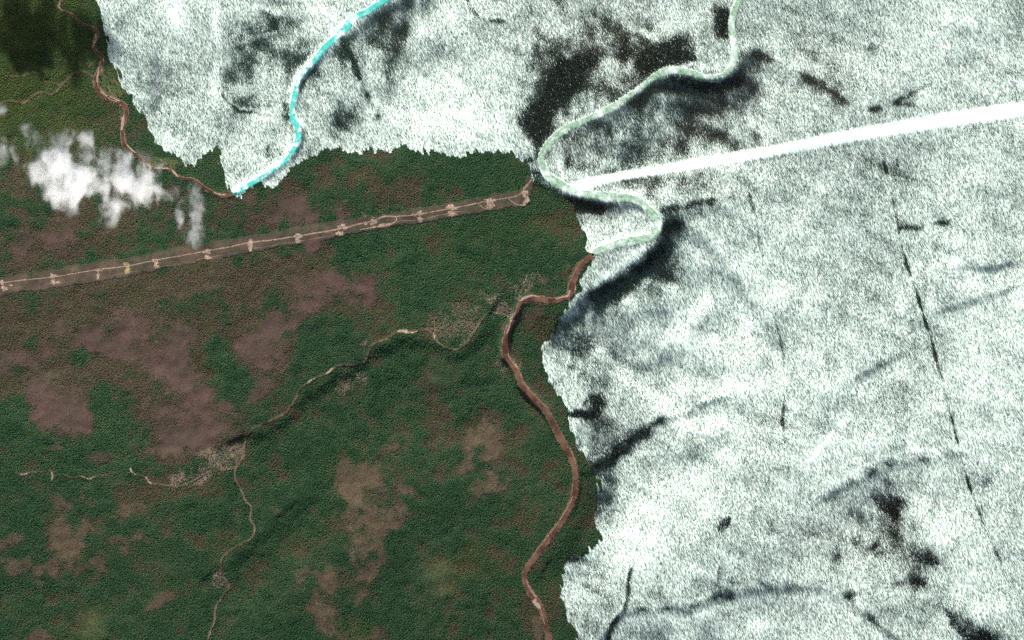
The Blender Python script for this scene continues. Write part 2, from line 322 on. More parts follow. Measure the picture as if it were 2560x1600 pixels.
STANDS = [
 ('black dense spruce stand above the frozen green river bend', [(1430,145),(1495,140),(1482,170),(1460,190),(1455,215),(1430,240),(1402,280),(1380,300),(1372,340),(1356,385),(1340,400),(1335,345),(1298,320),(1292,290),(1330,265),(1360,240),(1375,190),(1400,150)]),
 ('small black spruce clump beside a thin white gully', [(1555,98),(1572,108),(1576,125),(1568,148),(1545,156),(1534,142),(1548,125)]),
 ('broad black spruce stand on the bank over the snowy river', [(1685,85),(1706,88),(1712,110),(1745,125),(1738,150),(1690,160),(1660,170),(1600,190),(1585,165),(1600,135),(1632,112),(1655,108)]),
 ('black spruce thicket pressed against the straight frozen reach', [(1785,30),(1822,22),(1824,60),(1824,98),(1800,100),(1782,78)]),
 ('jagged black spruce belt between green forest and river ice', [(1298,392),(1330,398),(1344,420),(1356,448),(1378,466),(1420,486),(1470,496),(1548,506),(1505,534),(1448,538),(1430,512),(1380,490),(1345,465),(1325,440)]),
 ('black spruce patch at the ragged snow edge east of the muddy river', [(1418,1030),(1452,1022),(1470,990),(1500,985),(1512,1015),(1486,1035),(1480,1046),(1422,1050)]),
 ('black spruce strip along the snowy creek mouth', [(1480,1176),(1486,1160),(1530,1140),(1530,1112),(1550,1108),(1592,1092),(1560,1122),(1530,1150),(1492,1172)]),
 ('large black spruce clump above the snowy triangle of scrub', [(2218,1232),(2232,1238),(2258,1240),(2268,1262),(2250,1282),(2240,1300),(2226,1304),(2214,1285)]),
 ('little black spruce clump west of the large one', [(2166,1230),(2176,1230),(2186,1252),(2178,1258)]),
 ('pair of ragged black spruce clumps on open white snow', [(1808,1292),(1826,1290),(1836,1306),(1824,1316),(1826,1330),(1800,1332),(1788,1330),(1800,1318)]),
 ('long black spruce belt by the white slope', [(2345,1508),(2382,1506),(2396,1530),(2430,1556),(2470,1578),(2500,1590),(2495,1640),(2420,1625),(2400,1588),(2370,1562),(2362,1535)]),
 ('short black spruce bar at the foot of the scrub triangle', [(2266,1460),(2300,1450),(2316,1454),(2312,1470),(2270,1476)]),
 ('black spruce pocket on the flank of the scrub triangle', [(2300,1368),(2320,1375),(2336,1392),(2352,1400),(2350,1410),(2316,1418),(2306,1395)]),
 ('black spruce shoulder under the sharp eastern river bend', [(1652,545),(1672,552),(1700,560),(1698,568),(1672,585),(1655,592),(1648,575)]),
 ('black spruce row on the shaded bluff inside the meander', [(1445,742),(1490,724),(1560,686),(1620,640),(1650,604),(1668,622),(1622,668),(1575,698),(1520,728),(1470,748)]),
 ('black spruce bank under the curved northern reach', [(1672,192),(1730,200),(1800,208),(1834,190),(1850,160),(1868,190),(1840,228),(1790,235),(1740,226),(1700,212)]),
]
stand_id = np.full(PX.shape, -1)
for i, (_, poly) in enumerate(STANDS):
    pm = pip(poly).astype(float)
    m = blur(pm, 4.5)
    m = m + (0.20 * t_n['d'] + 0.16 * t_n['c']) * np.clip(m * 5, 0, 1)
    core = ss(0.20, 0.95, m) * np.clip(.92 + .10 * t_n['d'], .5, 1)
    near = blur(pm, 16)
    dens = np.maximum(dens + 0.60 * near, core * 1.1)
    stand_id[m > 0.45] = i
dens *= 1 - ss(0.2, 0.6, corr_s)
dens = np.clip(dens, 0, 2)

# summer classes
def rag(poly, soft=8, amp=.24, lo=.22, hi=.80):
    m = blur(pip(poly).astype(float), soft * 1.3 + 2)
    m = m + amp * (0.5 * t_n['b'] + 0.6 * t_n['c'] + 0.45 * t_n['d']) * np.clip(m * 4, 0, 1)
    return ss(lo, hi, m)
heath = np.zeros(PX.shape)
for poly, soft in [
 ([(588,880),(620,838),(660,804),(690,768),(800,742),(818,760),(745,806),(722,850),(706,902),(660,934),(612,910)], 4),
 ([(110,826),(250,796),(390,785),(480,795),(470,860),(400,902),(350,905),(280,884),(190,866)], 7),
 ([(-30,915),(60,876),(160,862),(172,874),(120,905),(60,932),(-30,945)], 6),
 ([(85,958),(120,944),(205,950),(228,1010),(218,1085),(150,1084),(92,1062),(70,1000)], 7),
 ([(372,890),(420,830),(472,810),(470,945),(520,985),(590,1010),(602,1060),(545,1110),(450,1140),(392,1134),(382,1050),(362,985)], 9),
 ([(380,1080),(420,1060),(500,1050),(560,1090),(540,1118),(470,1135),(400,1140),(395,1120)], 10),
 ([(740,695),(850,690),(930,688),(936,730),(900,780),(884,772),(890,742),(800,748),(740,745)], 7),
 ([(842,500),(890,498),(896,520),(880,546),(848,546)], 3),
 ([(886,755),(912,765),(905,782),(890,780)], 2), ([(592,500),(640,470),(646,520),(630,560),(600,572)], 7),
 ([(35,575),(70,575),(90,640),(70,668),(45,660)], 6), ([(100,570),(185,555),(195,610),(130,640),(100,620)], 9),
 ([(760,590),(830,570),(800,612),(785,628),(766,618)], 4),
 ([(670,500),(720,490),(790,520),(800,545),(720,560),(670,555)], 10),
 ([(620,1020),(690,960),(640,930)], 1)]:
    heath = np.maximum(heath, rag(poly, soft + 3, .40, .12, 1.0))
tan = np.zeros(PX.shape)     # tawny dry bog south of the stream and speckled larch burn
for poly, soft in [
 ([(850,1150),(876,1150),(888,1210),(900,1260),(960,1270),(1000,1280),(1020,1240),(1000,1205),(1030,1210),(1030,1290),(980,1330),(900,1345),(870,1300),(850,1220)], 8),
 ([(890,1170),(930,1160),(960,1190),(990,1205),(960,1225),(900,1200)], 8),
 ([(1010,1080),(1025,1105),(1005,1125),(930,1138),(935,1120),(985,1112)], 7),
 ([(1140,1130),(1170,1095),(1230,1050),(1262,1060),(1250,1100),(1230,1150),(1180,1180),(1150,1200),(1160,1160)], 9),
 ([(1160,1210),(1230,1180),(1290,1200),(1250,1240),(1200,1245)], 8),
 ([(725,1420),(770,1410),(780,1450),(740,1460)], 7), ([(790,1430),(830,1420),(845,1480),(800,1480)], 8), ([(735,1480),(790,1470),(800,1530),(760,1520)], 7),
 ([(880,1350),(940,1330),(990,1410),(960,1470),(900,1450),(870,1420)], 13), ([(780,1510),(830,1530),(870,1590),(940,1575),(960,1560),(900,1640),(840,1640),(800,1570)], 9),
 ([(880,1480),(940,1500),(920,1530),(880,1510)], 9),
 ([(140,1240),(190,1220),(230,1240),(180,1270),(140,1275)], 8), ([(0,1350),(60,1330),(100,1320),(60,1350),(0,1375)], 5), ([(140,1310),(200,1300),(230,1350),(180,1400),(145,1380)], 10),
 ([(0,1400),(70,1390),(90,1420),(50,1440),(0,1440)], 9), ([(100,1420),(140,1400),(140,1440),(110,1470),(70,1480)], 9), ([(180,1400),(300,1400),(330,1430),(180,1440)], 12),
 ([(250,1340),(330,1320),(370,1350),(350,1370),(280,1370)], 11), ([(290,1270),(360,1270),(370,1310),(330,1315)], 10), ([(280,1380),(320,1370),(325,1385),(290,1392)], 4),
 ([(378,1498),(398,1484),(440,1495),(400,1520),(350,1545),(345,1535)], 3.5), ([(290,1425),(320,1422),(305,1435)], 2.5),
 ([(95,1575),(125,1570),(130,1600),(60,1640),(40,1610)], 6), ([(640,1275),(700,1270),(740,1290),(700,1292)], 4), ([(590,1385),(620,1358),(622,1370),(595,1410)], 3), 
 ([(720,1045),(758,1010),(770,1020),(735,1048)], 2.5), ([(765,975),(780,970),(775,1000),(768,1010)], 2), ([(1408,680),(1430,655),(1440,660),(1415,685)], 3), ([(1332,712),(1400,690),(1405,696),(1340,720)], 2.5),
 ([(1325,775),(1360,770),(1365,785),(1330,800),(1322,840),(1318,845)], 3), ([(1330,1025),(1340,1020),(1370,1070),(1362,1070)], 2), ([(1336,1550),(1350,1545),(1356,1600),(1340,1600)], 2.5), ([(1248,800),(1258,810),(1262,830),(1252,832)], 2), ([(1160,880),(1200,830),(1208,832),(1180,868)], 2),
 ([(100,1120),(150,1110),(158,1125),(130,1130)], 3), ([(180,1130),(275,1125),(270,1150),(200,1145)], 8), ([(340,1095),(385,1090),(380,1140),(350,1120)], 6), ([(395,1122),(470,1118),(460,1140),(410,1142)], 4)]:
    tan = np.maximum(tan, rag(poly, soft, .42, .2, .9) * 0.8)
pale = np.zeros(PX.shape)    # beige gravel and dead brush, speckled
for poly, soft in [
 ([(604,1104),(606,1140),(590,1160),(540,1176),(510,1196),(470,1208),(425,1206),(440,1185),(480,1165),(500,1135),(540,1128),(580,1112)], 6),
 ([(1080,790),(1130,770),(1190,765),(1200,800),(1180,840),(1150,865),(1110,862),(1090,840)], 12), ([(1200,730),(1240,725),(1258,745),(1290,790),(1275,800),(1240,770),(1210,755)], 6),
 ([(1280,700),(1330,680),(1350,690),(1330,720),(1312,745),(1290,735)], 8), ([(1282,740),(1300,725),(1310,740),(1296,752)], 3), ([(525,1430),(555,1425),(572,1455),(560,1470),(540,1470)], 4), ([(905,860),(925,850),(920,872),(908,872)], 3), ([(890,935),(915,925),(920,950),(895,950)], 4), ([(840,940),(870,945),(880,980),(850,980)], 8), ([(1240,870),(1255,860),(1258,930),(1245,930)], 6)]:
    pale = np.maximum(pale, rag(poly, soft, .45, .15, 1.0) * (0.5 if poly[0][0] == 1080 else .8))
# brown larch mix
brown = 0.15 + 0.10 * t_n['b'] + 0.08 * t_n['a'] + .08 * t_n['c']
for x, y, rx, ry, v in [(300,760,360,70,.6),(80,690,200,40,.3),(60,460,90,90,.4),(230,600,80,60,.3),(90,600,90,70,.4),(620,530,50,80,.5),(740,520,130,60,.45),(1000,470,90,60,.55),(820,440,120,40,.25),(700,690,170,60,.6),(700,650,80,40,.4),(470,1060,170,110,.45),(290,960,110,80,.3),
 (200,900,260,70,.5),(700,940,80,50,.4),(900,850,50,50,.3),(250,330,140,70,.4),(180,430,140,120,.3),(420,700,150,50,.5),(60,1000,90,90,.3),(640,800,80,40,.3),(400,560,140,60,.25),(200,1350,220,110,.3),(850,1470,170,110,.28),(930,1250,120,90,.3),(1200,1150,110,90,.3),(1370,900,60,60,.2),(1400,1000,60,90,.25),(300,1220,200,30,.25),(530,1130,60,40,.3),(540,470,80,60,.3),
 (1100,640,150,60,-.2),(250,1100,40,80,-.5),(40,1090,50,60,-.5),(200,890,16,30,-.5),(900,650,160,60,-.2),(590,960,70,50,-.35),(560,900,30,60,-.3),(200,640,70,25,-.4),(160,560,120,14,-.3),(620,450,30,60,-.2)]:
    brown += v * ell(x, y, rx, ry)
for x, y, rx, ry in [(210,890,18,28),(55,930,28,14),(265,1010,22,60),(300,1100,30,70),(40,1090,40,50),(240,890,30,12),(655,470,10,60)]:
    m = ell(x, y, rx, ry)
    heath *= 1 - ss(.4, .8, m); brown -= .5 * m
for poly, v in [([(-60,770),(120,790),(300,770),(480,780),(490,960),(600,1000),(590,1090),(440,1145),(370,1120),(330,1000),(235,960),(232,1085),(100,1090),(60,965),(-60,955)], .40), ([(480,800),(600,790),(720,700),(930,690),(940,770),(740,830),(720,930),(600,930),(560,880)], .35), ([(-60,740),(300,690),(640,640),(860,600),(800,690),(600,760),(300,800),(-60,820)], .16), ([(0,420),(160,480),(300,560),(230,640),(0,690)], .25)]:
    brown += v * blur(pip(poly).astype(float), 16)
for x, y, rx, ry in [(210,890,20,26),(55,930,28,14),(262,1010,24,50),(300,1100,30,60),(40,1090,40,50),(250,890,34,12),(560,900,24,50),(330,930,40,30)]:
    brown -= .55 * ell(x, y, rx, ry)
brown += .35 * blur(heath, 18) + .4 * blur(tan, 14)
heath *= np.clip(.74 + .16 * t_n['b'] + .1 * t_n['c'], .3, 1)
brown = np.clip(brown, 0, 1)
olive = ss(120, 330, 480 - PX) * ss(470, 330, PY) * .8 + .25 * ell(1250, 560, 160, 40) + .5 * ell(880, 1590, 60, 40) + .5 * ell(240, 1560, 40, 60) + .4 * ell(1100, 1430, 50, 60) + .3 * ell(1180, 1410, 40, 40)
olive = np.clip(olive + 0.1 * t_n['b'], 0, 1)
smooth = np.clip(ell(240, 1560, 45, 50) + ell(1095, 1440, 45, 50) + .8 * ell(1100, 950, 50, 40) + .7 * ell(440, 1420, 60, 25), 0, 1)  # low even scrub
meadow = np.clip(ss(.25, .5, ell(285, 205, 45, 40)) * (PX > 240) + ss(.3, .55, ell(400, 410, 60, 16)) + ss(.3, .6, ell(225, 150, 22, 22)), 0, 1)

# ------------------------------------------------------------------ materials
def nodes_of(name):
    m = bpy.data.materials.new(name); m.use_nodes = True
    nt = m.node_tree; b = nt.nodes['Principled BSDF']
    b.inputs['Specular IOR Level'].default_value = 0.2
    return m, nt, b
def nd(nt, t, **kw):
    n = nt.nodes.new(t)
    for k, v in kw.items(): setattr(n, k, v)
    return n
def attr(nt, name, typ='GEOMETRY'):
    a = nd(nt, 'ShaderNodeAttribute'); a.attribute_type = typ; a.attribute_name = name
    return a
def mixc(nt, fac, a, b):
    m = nd(nt, 'ShaderNodeMix'); m.data_type = 'RGBA'
    for sock, v in ((m.inputs[0], fac), (m.inputs[6], a), (m.inputs[7], b)):
        if isinstance(v, (tuple, float, int)): sock.default_value = v if not isinstance(v, tuple) else (*v, 1)
        else: nt.links.new(v, sock)
    return m.outputs[2]
def nz(nt, scale, detail=3, rough=.6, stretch=None, rot=0.0):
    tc = nd(nt, 'ShaderNodeNewGeometry')
    src = tc.outputs['Position']
    if stretch:
        mp = nd(nt, 'ShaderNodeMapping'); nt.links.new(src, mp.inputs[0]); mp.inputs['Scale'].default_value = stretch; mp.inputs['Rotation'].default_value = (0, 0, rot); src = mp.outputs[0]
    n = nd(nt, 'ShaderNodeTexNoise'); nt.links.new(src, n.inputs['Vector'])
    n.inputs['Scale'].default_value = scale; n.inputs['Detail'].default_value = detail; n.inputs['Roughness'].default_value = rough
    return n.outputs[0]
def ramp(nt, src, a, b):
    m = nd(nt, 'ShaderNodeMapRange'); m.interpolation_type = 'SMOOTHSTEP'
    nt.links.new(src, m.inputs[0]); m.inputs[1].default_value = a; m.inputs[2].default_value = b
    return m.outputs[0]
def bump(nt, b, src, dist, strength=1.0):
    n = nd(nt, 'ShaderNodeBump'); nt.links.new(src, n.inputs['Height']); n.inputs['Distance'].default_value = dist; n.inputs['Strength'].default_value = strength
    nt.links.new(n.outputs[0], b.inputs['Normal'])

MAT_GROUND, nt, b = nodes_of('summer_ground')
n1 = nz(nt, .02, 5); n2 = nz(nt, .12, 3); n3 = nz(nt, .004, 4)
c = mixc(nt, ramp(nt, n1, .35, .65), (.026, .050, .024), (.045, .062, .030))
c = mixc(nt, attr(nt, 'brown').outputs['Fac'], c, mixc(nt, ramp(nt, n2, .3, .7), (.060, .050, .032), (.10, .080, .052)))
c = mixc(nt, attr(nt, 'olive').outputs['Fac'], c, mixc(nt, ramp(nt, n2, .3, .7), (.05, .075, .022), (.075, .10, .03)))
c = mixc(nt, attr(nt, 'heath').outputs['Fac'], c, mixc(nt, ramp(nt, n2, .3, .7), mixc(nt, ramp(nt, n3, .4, .6), (.060, .044, .033), (.076, .044, .039)), mixc(nt, ramp(nt, n3, .4, .6), (.090, .064, .050), (.112, .066, .061))))
c = mixc(nt, attr(nt, 'tan').outputs['Fac'], c, mixc(nt, ramp(nt, n2, .3, .7), (.066, .052, .030), (.112, .082, .052)))
c = mixc(nt, attr(nt, 'corridor').outputs['Fac'], c, mixc(nt, ramp(nt, n1, .35, .65), (.072, .056, .043), (.125, .083, .068)))
c = mixc(nt, attr(nt, 'meadow').outputs['Fac'], c, mixc(nt, ramp(nt, n1, .4, .65), (.05, .085, .03), (.095, .085, .04)))
c = mixc(nt, attr(nt, 'pale').outputs['Fac'], c, mixc(nt, ramp(nt, n2, .35, .6), (.13, .10, .072), (.27, .22, .165)))
nt.links.new(c, b.inputs['Base Color']); b.inputs['Roughness'].default_value = .95
bump(nt, b, nz(nt, .25, 4), 3.0, .8)

MAT_SNOW, nt, b = nodes_of('snow')
n1 = nz(nt, .03, 5)
nt.links.new(mixc(nt, ramp(nt, n1, .3, .7), (.69, .86, .76), (.78, .90, .82)), b.inputs['Base Color'])
b.inputs['Roughness'].default_value = .9
bump(nt, b, nz(nt, .08, 5), 2.5, .6)

def ice(name, c1, c2, lo, hi, sc):
    m, nt, b = nodes_of(name)
    n = nz(nt, sc, 5, .65)
    n2 = nz(nt, .06, 4)
    col_ice = mixc(nt, ramp(nt, n2, .3, .7), c1, c2)
    nt.links.new(mixc(nt, ramp(nt, n, lo, hi), col_ice, (.84, .90, .87)), b.inputs['Base Color'])
    b.inputs['Roughness'].default_value = .45
    return m
MAT_ICE_T = ice('turquoise_ice', (.05, .42, .36), (.12, .66, .60), .49, .62, .013)
MAT_ICE_G = ice('green_ice', (.14, .27, .15), (.40, .56, .45), .44, .70, .010)

MAT_WATER, nt, b = nodes_of('muddy_water')
n1 = nz(nt, .012, 5); n2 = nz(nt, .07, 4)
c = mixc(nt, ramp(nt, n1, .36, .66), (.055, .024, .014), (.150, .082, .055))
c = mixc(nt, ramp(nt, n2, .55, .75), c, (.24, .155, .11))
nt.links.new(c, b.inputs['Base Color']); b.inputs['Roughness'].default_value = .35; b.inputs['Specular IOR Level'].default_value = .3
bump(nt, b, nz(nt, .3, 3), .3, .5)

def earth(name, a, c_, sc=.08):
    m, nt, b = nodes_of(name)
    n = nz(nt, sc, 5, .65)
    nt.links.new(mixc(nt, ramp(nt, n, .32, .68), a, c_), b.inputs['Base Color']); b.inputs['Roughness'].default_value = .95
    bump(nt, b, nz(nt, .5, 4), .6, .7)
    return m
MAT_SAND = earth('river_sand', (.20, .135, .095), (.42, .33, .25))
MAT_MUD = earth('muddy_bank', (.11, .066, .045), (.28, .19, .14))
MAT_TRACK = earth('bare_track', (.20, .13, .095), (.40, .28, .21))
MAT_PAD = earth('bare_pad_soil', (.16, .11, .08), (.46, .34, .26), .08)
MAT_PADY = earth('yellow_pad_soil', (.19, .16, .085), (.36, .31, .17), .06)
MAT_STREAM = earth('stream_bed', (.050, .032, .021), (.17, .115, .08), .03)

def treemat(name):
    m, nt, b = nodes_of(name)
    a = attr(nt, 'tree_color', 'INSTANCER')
    n = nz(nt, .9, 3)
    mm = nd(nt, 'ShaderNodeMix'); mm.data_type = 'RGBA'; mm.blend_type = 'MULTIPLY'; mm.inputs[0].default_value = 1
    nt.links.new(a.outputs['Color'], mm.inputs[6]); nt.links.new(mixc(nt, n, (.55, .6, .5), (1.4, 1.35, 1.4)), mm.inputs[7])
    nt.links.new(mm.outputs[2], b.inputs['Base Color']); b.inputs['Roughness'].default_value = .85
    return m
MAT_LEAF = treemat('forest_foliage')
MAT_BARK, nt, b = nodes_of('bark')
nt.links.new(mixc(nt, nz(nt, 3.0), (.05, .035, .025), (.11, .085, .065)), b.inputs['Base Color'])
MAT_NEEDLE, nt, b = nodes_of('dark_needles')
nt.links.new(mixc(nt, nz(nt, 1.2), (.010, .028, .012), (.028, .05, .022)), b.inputs['Base Color'])

# ------------------------------------------------------------------ ground sheet
def grid_mesh(name, z, keep=None, attrs=None, skirt=False):
    verts = np.stack([X, Y, z], -1).reshape(-1, 3)
    j, i = np.meshgrid(np.arange(NY - 1), np.arange(NX - 1), indexing='ij')
    a = j * NX + i
    quads = np.stack([a, a + 1, a + NX + 1, a + NX], -1).reshape(-1, 4)
    if keep is not None:
        k = (keep[:-1, :-1] | keep[1:, :-1] | keep[:-1, 1:] | keep[1:, 1:]).reshape(-1)
        quads = quads[k]
        used = np.zeros(len(verts), bool); used[quads.ravel()] = True
        idx = np.cumsum(used) - 1
        verts = verts[used]; quads = idx[quads]
    else:
        used = np.ones(len(verts), bool)
    nbase = len(verts)
    if skirt:   # coarse apron reaching far past the picture
        x0, x1, y0, y1 = GX[0], GX[-1], GY[0], GY[-1]; F = 40000.0
        ring = np.array([(x0, y0, 4), (x1, y0, 4), (x1, y1, 4), (x0, y1, 4), (-F, -F, -4), (F, -F, -4), (F, F, -4), (-F, F, -4)], float)
        verts = np.vstack([verts, ring])
        quads = np.vstack([quads, np.array([[4, 5, 1, 0], [5, 6, 2, 1], [6, 7, 3, 2], [7, 4, 0, 3]]) + nbase])
    me = bpy.data.meshes.new(name)
    me.vertices.add(len(verts)); me.vertices.foreach_set('co', verts.astype(np.float32).ravel())
    me.loops.add(quads.size); me.loops.foreach_set('vertex_index', quads.astype(np.int32).ravel())
    me.polygons.add(len(quads)); me.polygons.foreach_set('loop_start', np.arange(0, quads.size, 4, dtype=np.int32))
    me.polygons.foreach_set('use_smooth', np.ones(len(quads), bool))
    for nm, f in (attrs or {}).items():
        v = np.zeros(len(verts), np.float32); v[:nbase] = f.reshape(-1)[used]
        at = me.attributes.new(nm, 'FLOAT', 'POINT'); at.data.foreach_set('value', v)
    me.update(calc_edges=True)
    return me

me = grid_mesh('ground', zf, attrs=dict(brown=brown, heath=heath, tan=tan, pale=pale, olive=olive, meadow=meadow, corridor=.62 * corr_summer * (1 - ss(0, 8, snow_sd))), skirt=True)
me.materials.append(MAT_GROUND)
ground = bpy.data.objects.new('ground', me); col.objects.link(ground); props(ground, kind='structure')

snow_cut = np.minimum(snow_sd, river_edge + 0.5)
snow_z = zf + np.clip(snow_cut * S * 0.12, -2.5, 0.5)
me = grid_mesh('snow_cover', snow_z, keep=snow_cut > -4)
me.materials.append(MAT_SNOW)
snow_o = bpy.data.objects.new('snow_cover', me); col.objects.link(snow_o); props(snow_o, kind='structure')

# ------------------------------------------------------------------ ribbons: rivers, streams, banks, tracks
def mesh_obj(name, verts, faces, mat):
    me = bpy.data.meshes.new(name); me.from_pydata([tuple(map(float, v)) for v in verts], [], faces)
    me.polygons.foreach_set('use_smooth', [True] * len(me.polygons))
    me.materials.append(mat); o = bpy.data.objects.new(name, me); col.objects.link(o)
    return o

def ribbon(name, line, mat, lift, ncross=5, jitter=.12, step=3.0, flat=False):
    c = catmull(line, step)
    P = np.stack([wx(c[:, 0]), wy(c[:, 1])], -1); W = np.maximum(c[:, 2], .6) * S
    T = np.gradient(P, axis=0); T /= np.linalg.norm(T, axis=1)[:, None] + 1e-9
    N = np.stack([-T[:, 1], T[:, 0]], -1)
    n = len(P)
    def sm(): 
        r = np.random.default_rng(sum(map(ord, name)) + n).standard_normal(n); k = np.ones(4) / 4
        return np.convolve(r, k, 'same')
    jl = 1 + jitter * sm(); jr = 1 + jitter * np.roll(sm(), 7)
    V = []; F = []
    for k in range(ncross):
        t = k / (ncross - 1) * 2 - 1
        off = (W / 2 * np.where(t < 0, jl, jr) * t)[:, None]
        Q = P + N * off
        z = sample(zf, Q[:, 0], Q[:, 1]) if not flat else np.zeros(n)
        V.append(np.column_stack([Q, z + lift]))
    V = np.stack(V, 1).reshape(-1, 3)
    for i in range(n - 1):
        for k in range(ncross - 1):
            a = i * ncross + k
            F.append((a, a + 1, a + ncross + 1, a + ncross))
    return mesh_obj(name, V, F, mat)

props(ribbon('river_ice', [(x, y, w + 1.2) for x, y, w in RIVER_MAIN_ICE], MAT_ICE_G, .7), kind='structure')
props(ribbon('river_ice', [(x, y, w + 1.2) for x, y, w in RIVER_WEST_ICE], MAT_ICE_T, .7), kind='structure')
props(ribbon('river', [(x, y, w) for x, y, w in RIVER_MAIN], MAT_WATER, .7), kind='structure')
props(ribbon('river', [(x, y, w * .85) for x, y, w in RIVER_WEST], MAT_WATER, .7), kind='structure')
props(ribbon('river_bank', [(x, y, w + 3.5) for x, y, w in RIVER_MAIN[2:]], MAT_MUD, .35, 7, .25), kind='structure')
props(ribbon('river_bank', [(x, y, w + 3.5) for x, y, w in RIVER_WEST[3:]], MAT_MUD, .35, 7, .3), kind='structure')
props(ribbon('frozen_creek', [(1512,1650,3),(1516,1600,3),(1522,1575,3.5),(1534,1552,3.5),(1552,1530,3),(1580,1522,2),(1612,1516,2)], MAT_SNOW, 1.0, 3, .3), kind='structure')
for lab, L in STREAMS:
    o = ribbon('stream', L, MAT_STREAM, .7, 3, .3); props(o, kind='structure')
# bank strips and bars: (points with width)
SANDBARS = [
 ('m', [(1286,800,4),(1280,806,6),(1272,822,5),(1266,835,3)], 'pale'), ('m', [(1276,858,4),(1278,870,9),(1274,885,8),(1272,893,4)], 'pale'), ('m', [(1276,864,5),(1288,876,6),(1299,888,5),(1302,902,5),(1300,915,8),(1300,926,6),(1304,945,3)], 'mud'),
 ('m', [(1274,893,3),(1284,906,6),(1296,918,8),(1302,930,5)], 'pale'), ('m', [(1240,782,2),(1256,786,4),(1268,790,4),(1277,798,5),(1276,810,4)], 'pale'),
 ('m', [(1288,742,4),(1300,750,6),(1312,744,7),(1330,739,4),(1350,742,2)], 'pale'), ('m', [(1312,758,4),(1330,757,3),(1350,760,3),(1372,761,3)], 'pale'), ('m', [(1388,747,3),(1404,743,4),(1420,738,5),(1425,726,4)], 'pale'), ('m', [(1436,742,2),(1438,728,4),(1440,712,2)], 'pale'),
 ('m', [(1460,648,2),(1448,660,2),(1436,680,2.5),(1424,705,2.5),(1418,725,4),(1420,736,3)], 'mud'), ('m', [(1340,1497,4),(1336,1506,10),(1346,1514,9),(1350,1522,4)], 'pale'), ('m', [(1316,1448,2),(1322,1466,4),(1330,1480,5),(1342,1494,5)], 'mud'), ('m', [(1352,1522,2),(1356,1540,3),(1362,1560,2.5)], 'mud'),
 ('m', [(1308,955,2),(1326,978,3),(1350,1002,3),(1366,1020,2)], 'mud'), ('m', [(1296,962,2),(1310,985,2.5),(1330,1008,2.5),(1356,1030,2)], 'mud'), ('m', [(1432,1240,2),(1422,1262,3),(1404,1292,3),(1380,1326,3),(1352,1362,2.5),(1330,1392,2)], 'mud'), ('m', [(1390,1052,2),(1408,1086,2.5),(1426,1122,2.5),(1440,1160,2)], 'mud'),
 ('w', [(300,262,5),(302,275,9),(305,290,11),(307,305,7),(304,325,4)], 'pale'), ('w', [(238,84,4),(240,96,7),(236,108,5),(232,120,3)], 'pale'), ('w', [(268,240,4),(284,248,5),(300,252,4)], 'pale'), ('w', [(250,228,3),(262,236,4),(276,246,5),(292,254,3)], 'pale'),
 ('w', [(312,330,3),(314,350,4),(322,366,5),(338,382,3)], 'pale'), ('w', [(366,408,3),(372,414,7),(378,422,4)], 'pale'), ('w', [(384,420,3),(400,420,4),(424,422,3)], 'pale'), ('w', [(430,424,5),(438,434,6),(446,442,3)], 'pale'), ('w', [(534,480,3),(550,486,4),(564,486,3)], 'pale'), ('w', [(247,168,3),(244,190,4),(242,205,3)], 'pale'), ('w', [(258,145,3),(260,162,4),(254,176,3)], 'pale'), ('w', [(150,8,3),(148,18,4),(158,28,4)], 'pale'),
 ('s', [(994,828,5),(1004,824,9),(1012,826,10),(1020,832,4)], 'pale'), ('s', [(1012,833,2),(1028,832,4),(1044,828,2)], 'pale'), ('s', [(815,936,3),(824,928,6),(832,920,3)], 'pale'), ('s', [(908,908,3),(914,902,6),(918,892,3)], 'pale'), ('s', [(768,960,2),(776,952,4),(790,945,2)], 'pale'), ('s', [(1083,828,3),(1085,836,4),(1087,846,2)], 'pale'),
 ('s', [(44,1186,3),(62,1186,5),(74,1181,3)], 'pale'), ('s', [(129,1180,3),(132,1190,4),(130,1202,4)], 'pale'), ('s', [(204,1190,3),(216,1196,4),(228,1197,6),(235,1191,4)], 'pale'), ('s', [(327,1170,4),(330,1180,5),(340,1187,3)], 'pale'), ('s', [(366,1192,4),(369,1200,4),(380,1210,3)], 'pale'),
 ('s', [(270,215,2),(276,228,2.5),(285,240,2)], 'mud'), ('s', [(322,300,2),(332,318,3),(338,340,3),(344,360,2)], 'mud'), ('s', [(415,418,2),(440,425,2),(400,398,2)], 'mud')]
for _, L, kind in SANDBARS:
    o = ribbon('sandbar', L, MAT_SAND if kind == 'pale' else MAT_MUD, 1.0, 5, .25, 2.0); props(o, kind='structure')

